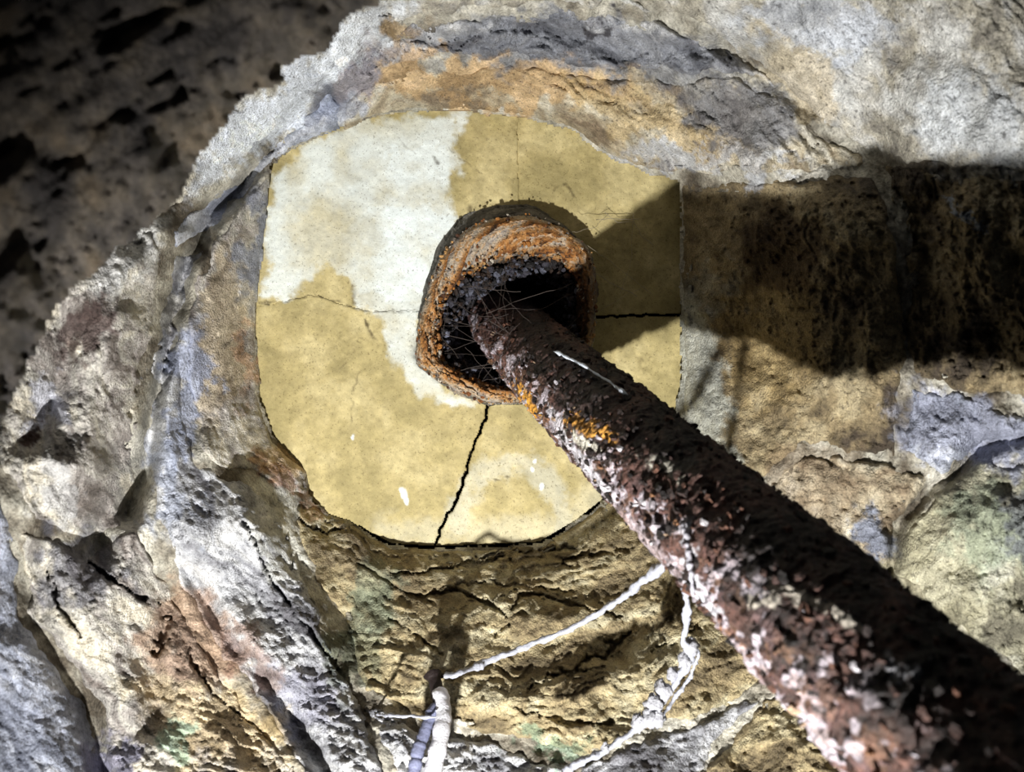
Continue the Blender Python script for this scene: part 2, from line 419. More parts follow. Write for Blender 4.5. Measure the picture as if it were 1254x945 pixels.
# ------------------------------------------------------------------ stones: side, outline, palette, rough, strata, swell
T = dict(tawny=[(112,99,74),(158,142,108),(178,164,128),(200,190,158)],
         tan=[(134,118,96),(178,164,138),(200,190,166),(216,210,194)],
         grey=[(106,105,110),(156,157,162),(188,189,192),(214,214,214)],
         pale=[(150,145,134),(186,180,164),(202,200,194),(218,218,214)],
         blue=[(104,108,122),(142,147,162),(174,179,194),(202,205,214)],
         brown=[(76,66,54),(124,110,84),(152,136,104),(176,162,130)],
         green=[(120,116,100),(162,158,136),(182,178,154),(204,202,184)],
         mix=[(122,114,108),(172,166,160),(198,194,184),(216,208,190)],
         dark=[(30,28,27),(62,58,55),(78,72,66),(90,84,78)])
STONES = [
 ('ceiling',[(421,164),(415,122),(500,84),(620,78),(720,90),(820,98),(898,92),(975,130),(1003,168),(1066,192),(1050,206),(1000,212),(900,216),(830,216),(780,206),(735,186),(704,160),(640,145),(560,136),(500,137),(450,146)],'tan',0.8,1.1,0.012),
 ('ceiling',[(405,104),(470,40),(600,15),(750,12),(870,48),(935,88),(990,135),(970,122),(900,86),(820,92),(720,84),(620,72),(500,78),(420,114)],'grey',1.2,1.0,0.012),
 ('ceiling',[(770,-10),(760,-110),(1480,-110),(1480,272),(1254,212),(1180,208),(1105,202),(1072,188),(1004,150),(965,112),(900,58),(866,36)],'pale',0.42,0.45,0.02),
 ('ceiling',[(420,-110),(750,-110),(762,-8),(850,36),(750,6),(600,8),(466,33),(400,95),(338,162),(262,228),(205,266),(150,310),(150,150),(300,60)],'pale',0.7,0.6,0.012),
 ('wall_left',[(402,112),(418,124),(418,158),(366,178),(334,200),(296,240),(262,286),(214,304),(206,276),(272,236),(340,170)],'blue',1.0,1.0,0.010),
 ('wall_left',[(332,206),(324,300),(314,380),(319,492),(336,540),(357,560),(380,576),(380,606),(350,608),(300,582),(252,560),(232,500),(226,420),(236,340),(268,288),(300,242)],'mix',0.9,0.8,0.014),
 ('wall_left',[(212,312),(258,296),(230,350),(219,420),(225,502),(246,568),(300,590),(345,618),(366,690),(400,770),(436,850),(470,930),(480,1060),(400,1060),(372,940),(322,866),(262,782),(214,706),(188,630),(178,545),(186,450),(198,380)],'grey',1.2,0.9,0.018),
 ('wall_left',[(204,306),(192,380),(178,452),(166,540),(168,638),(104,668),(40,640),(0,560),(-40,480),(-20,400),(60,330),(150,260)],'mix',1.2,0.9,0.020),
 ('wall_left',[(26,650),(100,678),(170,650),(196,706),(250,790),(316,880),(366,950),(390,1060),(150,1060),(120,860),(40,762)],'mix',1.3,0.9,0.020),
 ('wall_left',[(-150,420),(-50,490),(15,640),(30,764),(108,866),(140,1060),(-150,1060)],'blue',0.8,0.7,0.020),
 ('floor',[(386,616),(405,630),(430,638),(455,656),(480,668),(530,671),(600,669),(662,666),(708,639),(750,606),(790,604),(870,700),(930,800),(944,832),(880,866),(780,902),(700,928),(600,900),(520,886),(442,846),(420,760),(374,690),(352,622)],'tawny',0.75,1.0,0.012),
 ('floor',[(446,862),(520,894),(600,908),(696,936),(700,1060),(490,1060),(474,930)],'grey',1.3,1.0,0.012),
 ('floor',[(706,936),(782,908),(882,872),(946,840),(904,890),(856,945),(830,1060),(706,1060)],'grey',0.6,0.5,0.012),
 ('floor',[(952,846),(1000,858),(1070,950),(1120,1060),(838,1060),(862,948),(908,894)],'tawny',0.9,0.6,0.014),
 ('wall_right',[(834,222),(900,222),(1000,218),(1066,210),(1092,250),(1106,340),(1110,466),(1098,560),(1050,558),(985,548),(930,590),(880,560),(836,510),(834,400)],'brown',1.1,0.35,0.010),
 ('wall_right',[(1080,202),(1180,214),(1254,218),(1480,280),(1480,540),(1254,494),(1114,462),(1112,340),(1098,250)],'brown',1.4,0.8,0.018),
 ('wall_right',[(1114,470),(1254,502),(1480,552),(1480,616),(1254,566),(1205,542),(1158,584),(1108,562)],'blue',0.9,0.5,0.012),
 ('wall_right',[(1208,552),(1254,574),(1480,630),(1480,1060),(1400,960),(1254,832),(1180,775),(1094,706),(1104,652),(1142,604)],'green',0.7,0.5,0.018),
 ('wall_right',[(935,592),(986,554),(1050,564),(1102,570),(1146,590),(1098,640),(1088,700),(1010,680),(960,640)],'tan',1.1,0.4,0.012),
 ('wall_right',[(836,520),(880,568),(950,630),(1010,690),(1090,712),(1180,785),(1254,842),(1400,980),(1440,1060),(1130,1060),(1010,850),(950,836),(876,700),(796,600)],'tawny',0.9,0.7,0.012),
]
STONE_LABELS = ['orange and grey banded arch stone', 'blue-grey layered stone', 'large pale smooth rock', 'pale band beside the dark lip', 'narrow blue-grey wedge', 'tan stone edging the slab', 'grey ridge stone', 'whitish outer ridge with brown blotches', 'brown and cream rock at the bottom left', 'dim bluish rock at the left edge', 'tawny bedded stone with wavy splits', 'grey rubbly rock at the bottom', 'smooth grey stone at the bottom', 'tan stone under the pipe', 'tan block with a pale edge, half in shadow', 'rough brown rock in deep shadow', 'blue-grey mortar patch', 'greenish tan block at the lower right', 'small tan stone beside the pipe', 'stone behind the pipe']
SIDES = {}
STEP = 2.0
def make_grid(x0, x1, y0, y1, step):
    return np.meshgrid(np.arange(x0, x1 + step, step), np.arange(y0, y1 + step, step))

# bedding mortar split into the sides of the hollow, stones set into it
U, V = make_grid(-160, 1480, -110, 1060, 2.5)
BD = base_depth(U, V)
TH, RR = polar(U, V); Q = RR / R0(TH)
cover = np.zeros(U.shape)
SD = sdist(U + fbm(U / 18, V / 18, 44, 4) * 3.5, V + fbm(U / 18, V / 18, 45, 4) * 3.5, SLAB)
for side, poly, pal, rg, st, sw in STONES:
    cover = np.maximum(cover, sdist(U, V, poly))
mh = rock_detail(U, V, 1.1, 0.7, 400)
MY = BD + 0.003 - mh * 0.7
mt = stain_and_light(U, V, palette(U, V, [(96,88,76),(150,144,130),(184,180,166),(200,196,184)], 410, 0.4))
MP = at(U, V, MY)
deg = np.degrees(TH) % 360
sel = {'wall_right': (deg < 52) | (deg >= 335), 'floor': (deg >= 52) & (deg < 112), 'wall_left': (deg >= 112) & (deg < 222), 'ceiling': (deg >= 222) & (deg < 335)}
for k, m in sel.items():
    m2 = m.copy()
    m2[:-1] |= m[1:]; m2[1:] |= m[:-1]; m2[:, :-1] |= m[:, 1:]; m2[:, 1:] |= m[:, :-1]
    me = grid_mesh(k, U, V, m2 & (SD < -3.5) & (cover < 14), MP, mt, 0.03)
    o = link(k, me, M_MORTAR); o['kind'] = 'structure'
    SIDES[k] = o
SIDES['wall_right']['label'] = 'rubble mortar of the shaded right side around tan and grey stones'
SIDES['wall_left']['label'] = 'rough layered left side with grey ridges and a dark groove'
SIDES['ceiling']['label'] = 'arched rock band above the yellow slab'
SIDES['floor']['label'] = 'rock bed below the yellow slab'
for si, (side, poly, pal, rg, st, sw) in enumerate(STONES):
    xs = [p[0] for p in poly]; ys = [p[1] for p in poly]
    u, v = make_grid(min(xs) - 12, max(xs) + 12, min(ys) - 12, max(ys) + 12, STEP)
    wx = fbm(u / 30, v / 30, 50 + si, 4) * 7; wy = fbm(u / 30, v / 30, 80 + si, 4) * 7
    th, r = polar(u, v); q = r / R0(th)
    k = sstep(1.02, 1.12, q)            # keep the inner rim where it is
    d = sdist(u + wx * k, v + wy * k, poly)
    hgt = -0.010 + 0.012 * sstep(0, 7, d) + sw * sstep(0, 60, d)
    hgt += rock_detail(u, v, rg, st, 100 + si * 17) * sstep(0, 10, d)
    hgt -= crack_field(u, v, fbm(u / 14, v / 14, 33, 3) * 4)
    hgt = np.where(q < 1.08, np.minimum(hgt, 0.004 + 0.12 * np.maximum(q - 1, 0)), hgt)
    Yd = base_depth(u, v) - hgt
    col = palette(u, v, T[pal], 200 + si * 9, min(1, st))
    col = stain_and_light(u, v, col)
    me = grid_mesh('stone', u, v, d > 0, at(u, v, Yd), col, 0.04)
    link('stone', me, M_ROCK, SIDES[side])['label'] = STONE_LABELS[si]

# ------------------------------------------------------------------ near lip of the opening, upper left
LIP = [(500,-120),(478,-4),(432,24),(402,62),(352,88),(292,128),(246,192),(206,262),(150,306),(100,350),(60,400),(20,470),(-6,560),(-20,700),(-60,900),(-80,1060),(-500,1060),(-500,-300),(420,-300)]
u, v = make_grid(-460, 520, -260, 1040, 4.0)
d = sdist(u + fbm(u / 26, v / 26, 61, 4) * 9, v + fbm(u / 26, v / 26, 62, 4) * 9, LIP)
Yd = 0.56 - 0.135 * np.sqrt(np.clip(d, 0, 70) / 70) - 0.10 * sstep(20, 500, d)
Yd -= 0.012 * fbm(u / 90, v / 60 + u / 90, 63, 4, 0.42)
dep = np.clip(fbm(u / 44, v / 26 + u / 60, 64, 3) - 0.35, 0, 1); Yd += 0.016 * dep
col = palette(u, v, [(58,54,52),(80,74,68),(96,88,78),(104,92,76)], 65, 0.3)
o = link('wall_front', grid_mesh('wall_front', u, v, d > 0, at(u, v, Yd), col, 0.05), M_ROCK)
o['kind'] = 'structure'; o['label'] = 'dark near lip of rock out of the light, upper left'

# ------------------------------------------------------------------ end of the hollow: yellow slab in four pieces on a dark backing
u, v = make_grid(270, 890, 90, 720, 10.0)
hole = seg_dist(u, v, [(620,385),(626,390)]) 
col = np.zeros(u.shape + (3,)) + lin((60, 52, 40))
WB = link('wall_back', grid_mesh('wall_back', u, v, hole > 60, at(u, v, 1.262 + 0.004 * fbm(u / 30, v / 30, 70)), col, 0.03), M_MORTAR)
WB['kind'] = 'structure'; WB['label'] = 'end of the hollow behind the cracked yellow slab'
HOLE = [(578,284),(640,272),(696,286),(716,330),(716,420),(690,470),(640,492),(590,490),(545,468),(518,436),(524,380),(546,326)]
crackA = [(598,470),(596,505),(588,530),(577,552),(570,580),(562,605),(548,630),(532,668),(532,690)]       # bottom
crackB = [(690,390),(730,388),(770,386),(850,385),(860,385)]                                             # right
crackC = [(540,382),(470,381),(445,380),(415,372),(390,362),(360,366),(335,372),(300,376)]                 # left, hairline
crackD = [(635,290),(635,230),(633,180),(634,100)]                                                         # top, hairline
def ext(l): return l
P_UL = crackC[::-1] + [(600,380)] + crackD + [(300,100)]
P_UR = [(634,100),(633,180),(635,230),(635,290),(640,390)] + crackB + [(880,100)]
P_LL = [(300,376),(335,372),(360,366),(390,362),(415,372),(445,380),(470,381),(540,382),(598,420)] + crackA + [(300,690)]
P_LR = [(640,390)] + crackB + [(880,700)] + crackA[::-1] + [(598,420)]
WHITE = [  # limewash splashes: polygon, strength
    ([(340,205),(376,176),(405,160),(440,146),(500,143),(572,140),(560,200),(548,250),(572,292),(560,320),(535,345),(523,390),(512,436),(545,470),(590,490),(580,505),(540,495),(500,470),(475,440),(468,400),(440,376),(425,340),(400,320),(370,345),(345,370),(318,376),(325,300),(332,215)], 0.80),
    ([(440,250),(520,235),(566,270),(575,295),(540,330),(520,380),(470,378),(432,350),(425,320),(470,300)], 1.0),
    ([(470,180),(550,160),(556,230),(520,260),(470,250)], 0.95),
]
def slab_piece(poly, gap, seed, dy):
    xs = [p[0] for p in SLAB]; ys = [p[1] for p in SLAB]
    u, v = make_grid(290, 850, 120, 700, 1.25)
    jw = fbm(u / 9, v / 9, 71, 3) * 1.2
    # under the rim stones on the top, the sides; flush along the bottom
    d_out = sdist(u, v, SLAB)
    lim = np.where(v > 600, np.where(u < 440, -5.0, -2.6), -14.0)
    d_p = sdist(u + jw, v + jw, poly)
    d_h = -sdist(u + 3 * jw, v + 3 * jw, HOLE)
    hair = np.minimum(seg_dist(u + jw, v + jw, crackC), seg_dist(u + jw, v + jw, crackD))
    gapm = np.where(hair < 4, -1.2, gap)
    mask = (d_out > lim) & (d_p > gapm) & (d_h > -3)
    Yd = 1.200 + dy + 0.0012 * fbm(u / 60, v / 60, seed, 3) - 0.0007 * fbm(u / 8, v / 8, seed + 2, 4)
    Yd = Yd + 0.003 * sstep(2.2, 0, d_p - gap) * (hair > 4) + 0.0012 * sstep(1.6, 0, hair)
    base = palette(u, v, [(144,132,90),(166,152,106),(184,169,122),(200,186,140)], 72, 0.0)
    base = base * 0.55 + 0.45 * lin((176,162,112))
    wx = fbm(u / 22, v / 22, 73, 5, 0.6) * 12; wy = fbm(u / 22, v / 22, 74, 5, 0.6) * 12
    w = np.zeros(u.shape)
    for wp, s in WHITE:
        w = np.maximum(w, s * sstep(-4, 9, sdist(u + wx, v + wy, wp)))
    hole_ = sstep(60, 20, np.hypot((u - 395 + wx) * 1.0, (v - 285 + wy) * 0.9))        # bare tan island
    w = w * (1 - 0.55 * hole_)
    w *= np.clip(0.86 + 0.35 * fbm(u / 30, v / 30, 75, 5), 0, 1)
    # pale bloom low on the lower pieces
    bl = np.abs(np.hypot(u - 625 + wx, (v - 640 + wy) * 0.85) - 62)
    w = np.maximum(w, 0.26 * sstep(18, 4, bl) * (v < 655))
    w = np.maximum(w, 0.16 * sstep(30, 6, seg_dist(u + wx, v + wy, [(480,650),(560,655),(680,650),(740,600)])))
    for (a, b, rr) in [(495,605,6),(492,600,4),(655,565,3),(652,575,3),(664,595,5),(432,535,3),(498,613,4)]:
        w = np.maximum(w, 0.9 * sstep(rr, rr * 0.5, np.hypot(u + wx * .2 - a, (v + wy * .2 - b) * 0.7)))
    w = w[..., None]
    wc = lin((228, 236, 234)) * np.ones(u.shape + (1,))
    c = base * (1 - w) + wc * w
    # dark dirt veins and a grey band around the sleeve
    vn = np.clip(0.55 + 0.8 * fbm(u / 7, v / 7, 77, 3), 0, 1)
    def vein(pts, wd, s, cc=(60, 48, 26)):
        nonlocal c
        k = (s * vn * sstep(wd * 1.7, wd * 0.2, seg_dist(u + jw * 2.0 + wx * .35, v + jw * 2.0 + wy * .35, pts)))[..., None]
        c = c * (1 - k) + lin(cc) * k
    vein([(445,392),(452,408),(466,425)], 2.2, 0.8); vein([(470,400),(440,420),(415,450)], 1.2, 0.4); vein([(440,455),(432,490),(428,520)], 1.6, 0.45)
    vein([(434,352),(436,372)], 3.0, 0.5); vein([(605,588),(625,583)], 1.3, 0.7); vein([(318,376),(345,368),(390,362),(415,372),(440,380),(520,382)], 1.2, 0.7)
    vein([(540,170),(560,190),(590,215)], 1.2, 0.4); vein([(480,165),(510,190)], 1.0, 0.4); vein([(533,190),(536,200)], 2.0, 0.7)
    vein([(788,440),(790,452)], 5, 0.5); vein([(580,260),(588,275)], 6, 0.7); vein([(645,265),(645,275)], 4, 0.7); vein([(680,232),(690,224),(700,240)], 2, 0.6)
    grey_band = sstep(16, 2, d_h + wx * 0.5) * (v < 470) * sstep(720, 620, u + 0 * v)
    k = (0.75 * grey_band)[..., None]; c = c * (1 - k) + lin((92, 92, 88)) * k
    me = grid_mesh('slab_piece', u, v, mask, at(u, v, Yd), c, 0.055)
    return link('slab_piece', me, M_SLAB, WB)
slab_piece(P_UL, 1.0, 301, 0.000)['label'] = 'upper left piece splashed with limewash'
slab_piece(P_UR, 1.0, 302, 0.001)
slab_piece(P_LL, 1.0, 303, 0.0005)
slab_piece(P_LR, 1.0, 304, 0.0015)

# ------------------------------------------------------------------ pipe
AX0 = np.array([0.0162, 1.2, 0.0634]); AD = np.array([0.322, -1.0, -0.367]); ADn = AD / np.linalg.norm(AD)
side_v = np.cross(ADn, [0, 0, 1.0]); side_v /= np.linalg.norm(side_v); up_v = np.cross(side_v, ADn)
PR = 0.0555
def axis(Y): return AX0 + AD * (1.2 - Y)
def proj(P):
    return CX + P[..., 0] / P[..., 1] * F, CY - P[..., 2] / P[..., 1] * F
def pipe_mesh():
    Ys = np.concatenate([np.linspace(1.42, 1.2, 60, endpoint=False), np.linspace(1.2, 0.22, 900)])
    ang = np.linspace(0, 2 * np.pi, 320, endpoint=False)
    A, Yg = np.meshgrid(ang, Ys)
    cen = AX0 + AD * (1.2 - Yg)[..., None]
    nrm = np.cos(A)[..., None] * side_v + np.sin(A)[..., None] * up_v
    L = (1.2 - Yg) * np.linalg.norm(AD)
    # noise that closes round the pipe: mix of two shifted charts
    a1 = A * PR; wgt = 0.5 - 0.5 * np.cos(A)
    def n(fn, sc, seed, *k):
        x = L / sc
        return fn(x, a1 / sc, seed, *k) * wgt + fn(x, ((A + np.pi) % (2 * np.pi)) * PR / sc + 31.7, seed, *k) * (1 - wgt)
    lump = n(fbm, 0.035, 501, 4); scale_ = n(ridged, 0.012, 503, 4); fine = n(fbm, 0.006, 505, 4)
    flake = sstep(0.1, 0.35, n(fbm, 0.018, 507, 3))
    R = PR + 0.0035 * lump + 0.0018 * scale_ + 0.0010 * fine + 0.0022 * flake
    P = cen + nrm * R[..., None]
    u, v = proj(P)
    k1 = n(fbm, 0.03, 511, 5); k2 = n(fbm, 0.009, 513, 4, 0.6)
    cols = palette(u, v, [(34,24,20),(56,38,32),(78,52,44),(96,66,56)], 515, 0)
    cols *= (1 + 0.5 * k2)[..., None]
    def lay(mask, c):
        nonlocal cols
        k = np.clip(mask, 0, 1)[..., None]
        cols = cols * (1 - k) + lin(c) * (1 + 0.25 * k2)[..., None] * k
    # which side faces down-left (where lime has dripped and dried)
    lowleft = -(nrm @ np.array([0.75, 0.0, 0.66]))
    low = sstep(0.15, 0.85, lowleft)
    lay(sstep(0.10, 0.30, k1 + 0.25 * low - 0.12) * low * 0.5, (120, 92, 92))
    wsp = n(fbm, 0.014, 521, 4, 0.6)
    lay(sstep(0.34, 0.46, wsp + 0.26 * low - 0.06) * sstep(0.0, 0.6, lowleft) * 0.85, (196, 186, 194))
    wx = k2 * 14
    lay(sstep(0.22, 0.4, n(fbm, 0.012, 523, 3)) * low * 0.35, (150, 112, 82))
    def blot(pts, wd, c, s=1.0):
        lay(s * sstep(wd, wd * 0.5, seg_dist(u + wx, v + wx, pts)) * sstep(-0.2, 0.3, -nrm[..., 1] + lowleft), c)
    blot([(690,512),(715,520),(745,532)], 11, (222, 160, 70)); blot([(700,535),(730,552)], 8, (228, 222, 205), 0.9)
    blot([(640,480),(652,505)], 9, (224, 160, 60)); blot([(672,500),(690,530),(720,575),(750,610)], 7, (214, 210, 216), 0.8)
    blot([(790,560),(815,565),(835,590)], 9, (190, 185, 170), 0.8); blot([(840,640),(850,730),(880,750)], 8, (215, 215, 222), 0.8)
    blot([(920,740),(960,722),(1010,742),(1060,775)], 10, (205, 196, 180), 0.85); blot([(1085,800),(1100,830),(1120,820)], 9, (150, 150, 155), 0.8)
    blot([(745,610),(800,670),(850,735),(900,800),(960,880)], 9, (176, 160, 162), 0.45)
    m, nn = A.shape
    i = np.arange(m - 1)[:, None] * nn; j = np.arange(nn)[None]; j2 = (j + 1) % nn
    f = np.stack([i + j, i + j2, i + nn + j2, i + nn + j], -1).reshape(-1, 4)
    return mesh_np('pipe_wall', P.reshape(-1, 3), f, cols.reshape(-1, 3)), R
pipe = bpy.data.objects.new('iron_pipe', None); C.objects.link(pipe)
pipe.location = tuple(axis(1.2)); pipe.empty_display_size = 0.05
pipe['label'] = 'thick rusted iron pipe slanting out of the hole towards the lower right'; pipe['category'] = 'pipe'
def child(o, root):
    o.parent = root; o.matrix_parent_inverse = root.matrix_basis.inverted() if False else o.matrix_parent_inverse
    o.location = tuple(-np.array(root.location)) 
    return o
pm, PRad = pipe_mesh()
child(link('pipe_wall', pm, M_RUST), pipe)

# lifted rust scales and lime beads, real little plates standing off the pipe
def plates(name, N, mat, cfun, seed, size, lift, sel_low, parent):
    rs = np.random.RandomState(seed); Vs = []; Fs = []; Cs = []; base = 0
    for i in range(N):
        Y = 1.19 - 0.85 * rs.rand() ** 1.0
        a = rs.rand() * 2 * np.pi
        nrm = math.cos(a) * side_v + math.sin(a) * up_v
        ll = -(nrm @ np.array([0.75, 0, 0.66]))
        if sel_low and ll < 0.1 + 0.4 * rs.rand(): continue
        tan = -math.sin(a) * side_v + math.cos(a) * up_v
        c = axis(Y) + nrm * (PR + 0.002)
        s = size * (0.3 + 1.4 * rs.rand() ** 2); k = rs.randint(5, 8)
        tilt = rs.randn(2) * 0.35
        ang0 = rs.rand() * 6.28
        ring = []
        for z in (0, 1):
            for j in range(k):
                b = ang0 + j / k * 2 * np.pi; rr = s * (0.65 + 0.5 * rs.rand()) * (1 if z == 0 else 0.8)
                x, y = rr * math.cos(b), rr * math.sin(b)
                h = (x * tilt[0] + y * tilt[1]) + (lift * (0.6 + 0.6 * rs.rand()) if z else -0.003)
                ring.append(c + ADn * x * 1.3 + tan * y + nrm * (h - (y * y) / (2 * PR)))
        Vs += ring
        Fs.append(list(range(base + k, base + 2 * k)))
        for j in range(k): Fs.append([base + j, base + (j + 1) % k, base + k + (j + 1) % k, base + k + j])
        cc = cfun(rs, ll)
        Cs += [cc] * (2 * k); base += 2 * k
    me = bpy.data.meshes.new(name); me.from_pydata([tuple(p) for p in Vs], [], Fs)
    a = me.attributes.new('tint', 'FLOAT_COLOR', 'POINT')
    t = np.ones((len(Vs), 4), np.float32); t[:, :3] = np.array(Cs); a.data.foreach_set('color', t.ravel())
    o = link(name, me, mat); o['kind'] = 'stuff'
    return child(o, parent)
def rustcol(rs, ll):
    c = [(44,30,26),(70,46,38),(30,22,20),(96,62,46)][rs.randint(4)]
    if ll > 0.4 and rs.rand() < 0.14: c = [(130,100,96),(150,108,76),(180,172,178)][rs.randint(3)]
    return lin(c)
o = plates('rust_scale', 1500, M_RUST, rustcol, 11, 0.0036, 0.0013, False, pipe)
o['label'] = 'dark flaking rust scale'
o = plates('lime_crust', 420, M_LIME, lambda rs, ll: lin([(176,170,176),(150,138,142),(196,192,196),(160,136,112)][rs.randint(4)]), 12, 0.0026, 0.0018, True, pipe)
o['label'] = 'white beads of dried lime'

# ------------------------------------------------------------------ corroded sleeve round the pipe
RIM_O = [(573,282),(610,270),(650,268),(690,282),(722,312),(728,360),(724,420),(700,465),(650,492),(600,494),(552,476),(512,445),(516,400),(530,350),(546,312)]
RIM_I = [(586,338),(620,322),(655,318),(684,322),(704,344),(708,384),(708,430),(690,462),(650,478),(606,474),(572,462),(544,440),(538,408),(548,372),(562,352)]
def resamp(poly, n, c):
    p = np.array(poly + poly[:1], float); out = []
    L = np.concatenate([[0], np.cumsum(np.linalg.norm(np.diff(p, axis=0), axis=1))])
    dense = np.stack([np.interp(np.linspace(0, L[-1], 2000), L, p[:, k]) for k in (0, 1)], -1)
    a = np.arctan2(dense[:, 1] - c[1], dense[:, 0] - c[0]); r = np.hypot(dense[:, 0] - c[0], dense[:, 1] - c[1])
    o = np.argsort(a); ang = np.linspace(-np.pi, np.pi, n, endpoint=False)
    rr = np.interp(ang, a[o], r[o], period=2 * np.pi)
    ker = np.ones(9) / 9; rr = np.convolve(np.concatenate([rr[-4:], rr, rr[:4]]), ker, 'valid')
    return ang, rr
cc = (622.0, 390.0)
n = 360
ang, ro = resamp(RIM_O, n, cc); _, ri = resamp(RIM_I, n, cc)
sleeve = bpy.data.objects.new('pipe_sleeve', None); C.objects.link(sleeve)
sleeve.location = tuple(at(np.array(cc[0]), np.array(cc[1]), 1.2))
sleeve['label'] = 'corroded iron sleeve with orange crumbling rim set in the yellow slab'; sleeve['category'] = 'sleeve'
def ring_surface(name, prof, mat, cfun, seed, amp, nseg):
    """prof: list of (mix outer->inner, depth Y); built as a ring around the hole at slab scale"""
    m = len(prof)
    pr = np.array(prof, float)
    tt = np.linspace(0, m - 1, nseg)
    mi = np.interp(tt, np.arange(m), pr[:, 0]); Yp = np.interp(tt, np.arange(m), pr[:, 1])
    A, MI = np.meshgrid(ang, mi); _, YY = np.meshgrid(ang, Yp); _, TT = np.meshgrid(ang, tt)
    if name == 'grey_fillet':
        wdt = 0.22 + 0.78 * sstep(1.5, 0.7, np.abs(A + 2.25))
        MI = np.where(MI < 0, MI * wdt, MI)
    r = ro[None] * (1 - MI) + ri[None] * MI
    cxn = np.cos(A) * 3; sxn = np.sin(A) * 3
    nz = fbm(cxn * 2.2 + TT * 1.6, sxn * 2.2 - TT * 1.1, seed, 5, 0.62)
    nz2 = ridged(cxn * 5 + TT * 2, sxn * 5 - TT * 1.5, seed + 7, 4)
    r = r + amp * (4.5 * nz + 3.0 * nz2)
    uu = cc[0] + r * np.cos(A); vv = cc[1] + r * np.sin(A)
    # positions at slab scale (a true sleeve, not a pyramid towards the lens)
    base = at(uu, vv, np.full(uu.shape, 1.2))
    P = base.copy(); P[..., 1] = YY + amp * 0.006 * nz + amp * 0.003 * nz2
    sh = (1.2 - P[..., 1])[..., None] * np.array([-0.02, 0, 0.04])
    P = P + sh
    c = cfun(A, TT, nz, nz2)
    i = np.arange(nseg - 1)[:, None] * n; j = np.arange(n)[None]; j2 = (j + 1) % n
    f = np.stack([i + j, i + j2, i + n + j2, i + n + j], -1).reshape(-1, 4)[:, ::-1]
    return child(link(name, mesh_np(name, P.reshape(-1, 3), f, c.reshape(-1, 3)), mat), sleeve)
def mixc(stops, t):
    t = np.clip(t, 0, 1) * (len(stops) - 1); i = np.minimum(np.floor(t).astype(int), len(stops) - 2); f = (t - i)[..., None]
    arr = np.array([lin(s) for s in stops]); return arr[i] * (1 - f) + arr[i + 1] * f
def rimcol(A, TT, a, b):
    c = mixc([(60,40,26),(168,108,50),(196,146,88),(196,182,160),(158,148,140)], 0.5 + 0.55 * a + 0.35 * b)
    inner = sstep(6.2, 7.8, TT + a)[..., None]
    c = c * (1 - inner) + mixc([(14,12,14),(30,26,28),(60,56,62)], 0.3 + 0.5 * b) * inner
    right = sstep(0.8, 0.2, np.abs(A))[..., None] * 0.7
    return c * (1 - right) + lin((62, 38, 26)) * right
# outer skin, lip, inner bore
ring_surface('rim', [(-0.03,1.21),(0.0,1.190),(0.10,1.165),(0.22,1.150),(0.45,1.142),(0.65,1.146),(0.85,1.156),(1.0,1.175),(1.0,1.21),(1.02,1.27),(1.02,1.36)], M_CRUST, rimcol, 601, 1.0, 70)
# grey ring, widest around the upper left
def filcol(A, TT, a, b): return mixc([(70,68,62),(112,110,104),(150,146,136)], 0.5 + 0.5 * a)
ring_surface('grey_fillet', [(-0.38,1.2015),(-0.28,1.196),(-0.15,1.188),(0.0,1.180),(0.08,1.19)], M_MORTAR, filcol, 611, 0.5, 16)
# bottom of the bore: near-black plug
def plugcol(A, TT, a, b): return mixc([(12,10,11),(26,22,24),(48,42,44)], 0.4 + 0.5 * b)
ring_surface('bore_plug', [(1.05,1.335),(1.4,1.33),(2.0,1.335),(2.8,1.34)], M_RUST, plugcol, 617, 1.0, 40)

# crumbs of crust inside the bore
def crumbs(name, N, seed, mat, cfun, where, smin, smax, parent):
    rs = np.random.RandomState(seed); Vs = []; Fs = []; Cs = []; base = 0
    ico = np.array([[0,0,1],[.894,0,.447],[.276,.851,.447],[-.724,.526,.447],[-.724,-.526,.447],[.276,-.851,.447],[.724,.526,-.447],[-.276,.851,-.447],[-.894,0,-.447],[-.276,-.851,-.447],[.724,-.526,-.447],[0,0,-1]])
    fc = [[0,1,2],[0,2,3],[0,3,4],[0,4,5],[0,5,1],[1,6,2],[2,7,3],[3,8,4],[4,9,5],[5,10,1],[2,6,7],[3,7,8],[4,8,9],[5,9,10],[1,10,6],[11,7,6],[11,8,7],[11,9,8],[11,10,9],[11,6,10]]
    for i in range(N):
        p = where(rs)
        if p is None: continue
        s = smin + (smax - smin) * rs.rand() ** 2
        v = ico * (0.7 + 0.6 * rs.rand(12, 1)) * s * (0.7 + 0.6 * rs.rand(3))
        Vs.append(v + p); Fs += [[a + base for a in f] for f in fc]; base += 12
        Cs += [cfun(rs)] * 12
    Vs = np.concatenate(Vs)
    o = link(name, mesh_np(name, Vs, np.array(Fs), np.array(Cs), False), mat); o['kind'] = 'stuff'
    return child(o, parent)
def bore_where(rs):
    a = rs.rand() * 2 * np.pi
    k = int((a + np.pi) / (2 * np.pi) * n) % n
    t = rs.rand(); Y = 1.165 + 0.13 * t
    r = ri[k] * (1.0 - 0.10 * rs.rand() - 0.18 * t)
    uu = cc[0] + r * math.cos(ang[k]); vv = cc[1] + r * math.sin(ang[k])
    P = at(np.array(uu), np.array(vv), 1.2); P[1] = Y
    ax = axis(Y)
    if np.linalg.norm(P - ax) < PR * 0.9: return None
    return P
crumbs('crust_crumbs', 1500, 21, M_RUST, lambda rs: lin([(22,18,20),(40,34,36),(64,62,72),(96,98,112),(50,34,24)][rs.randint(5)]), bore_where, 0.002, 0.0065, sleeve)
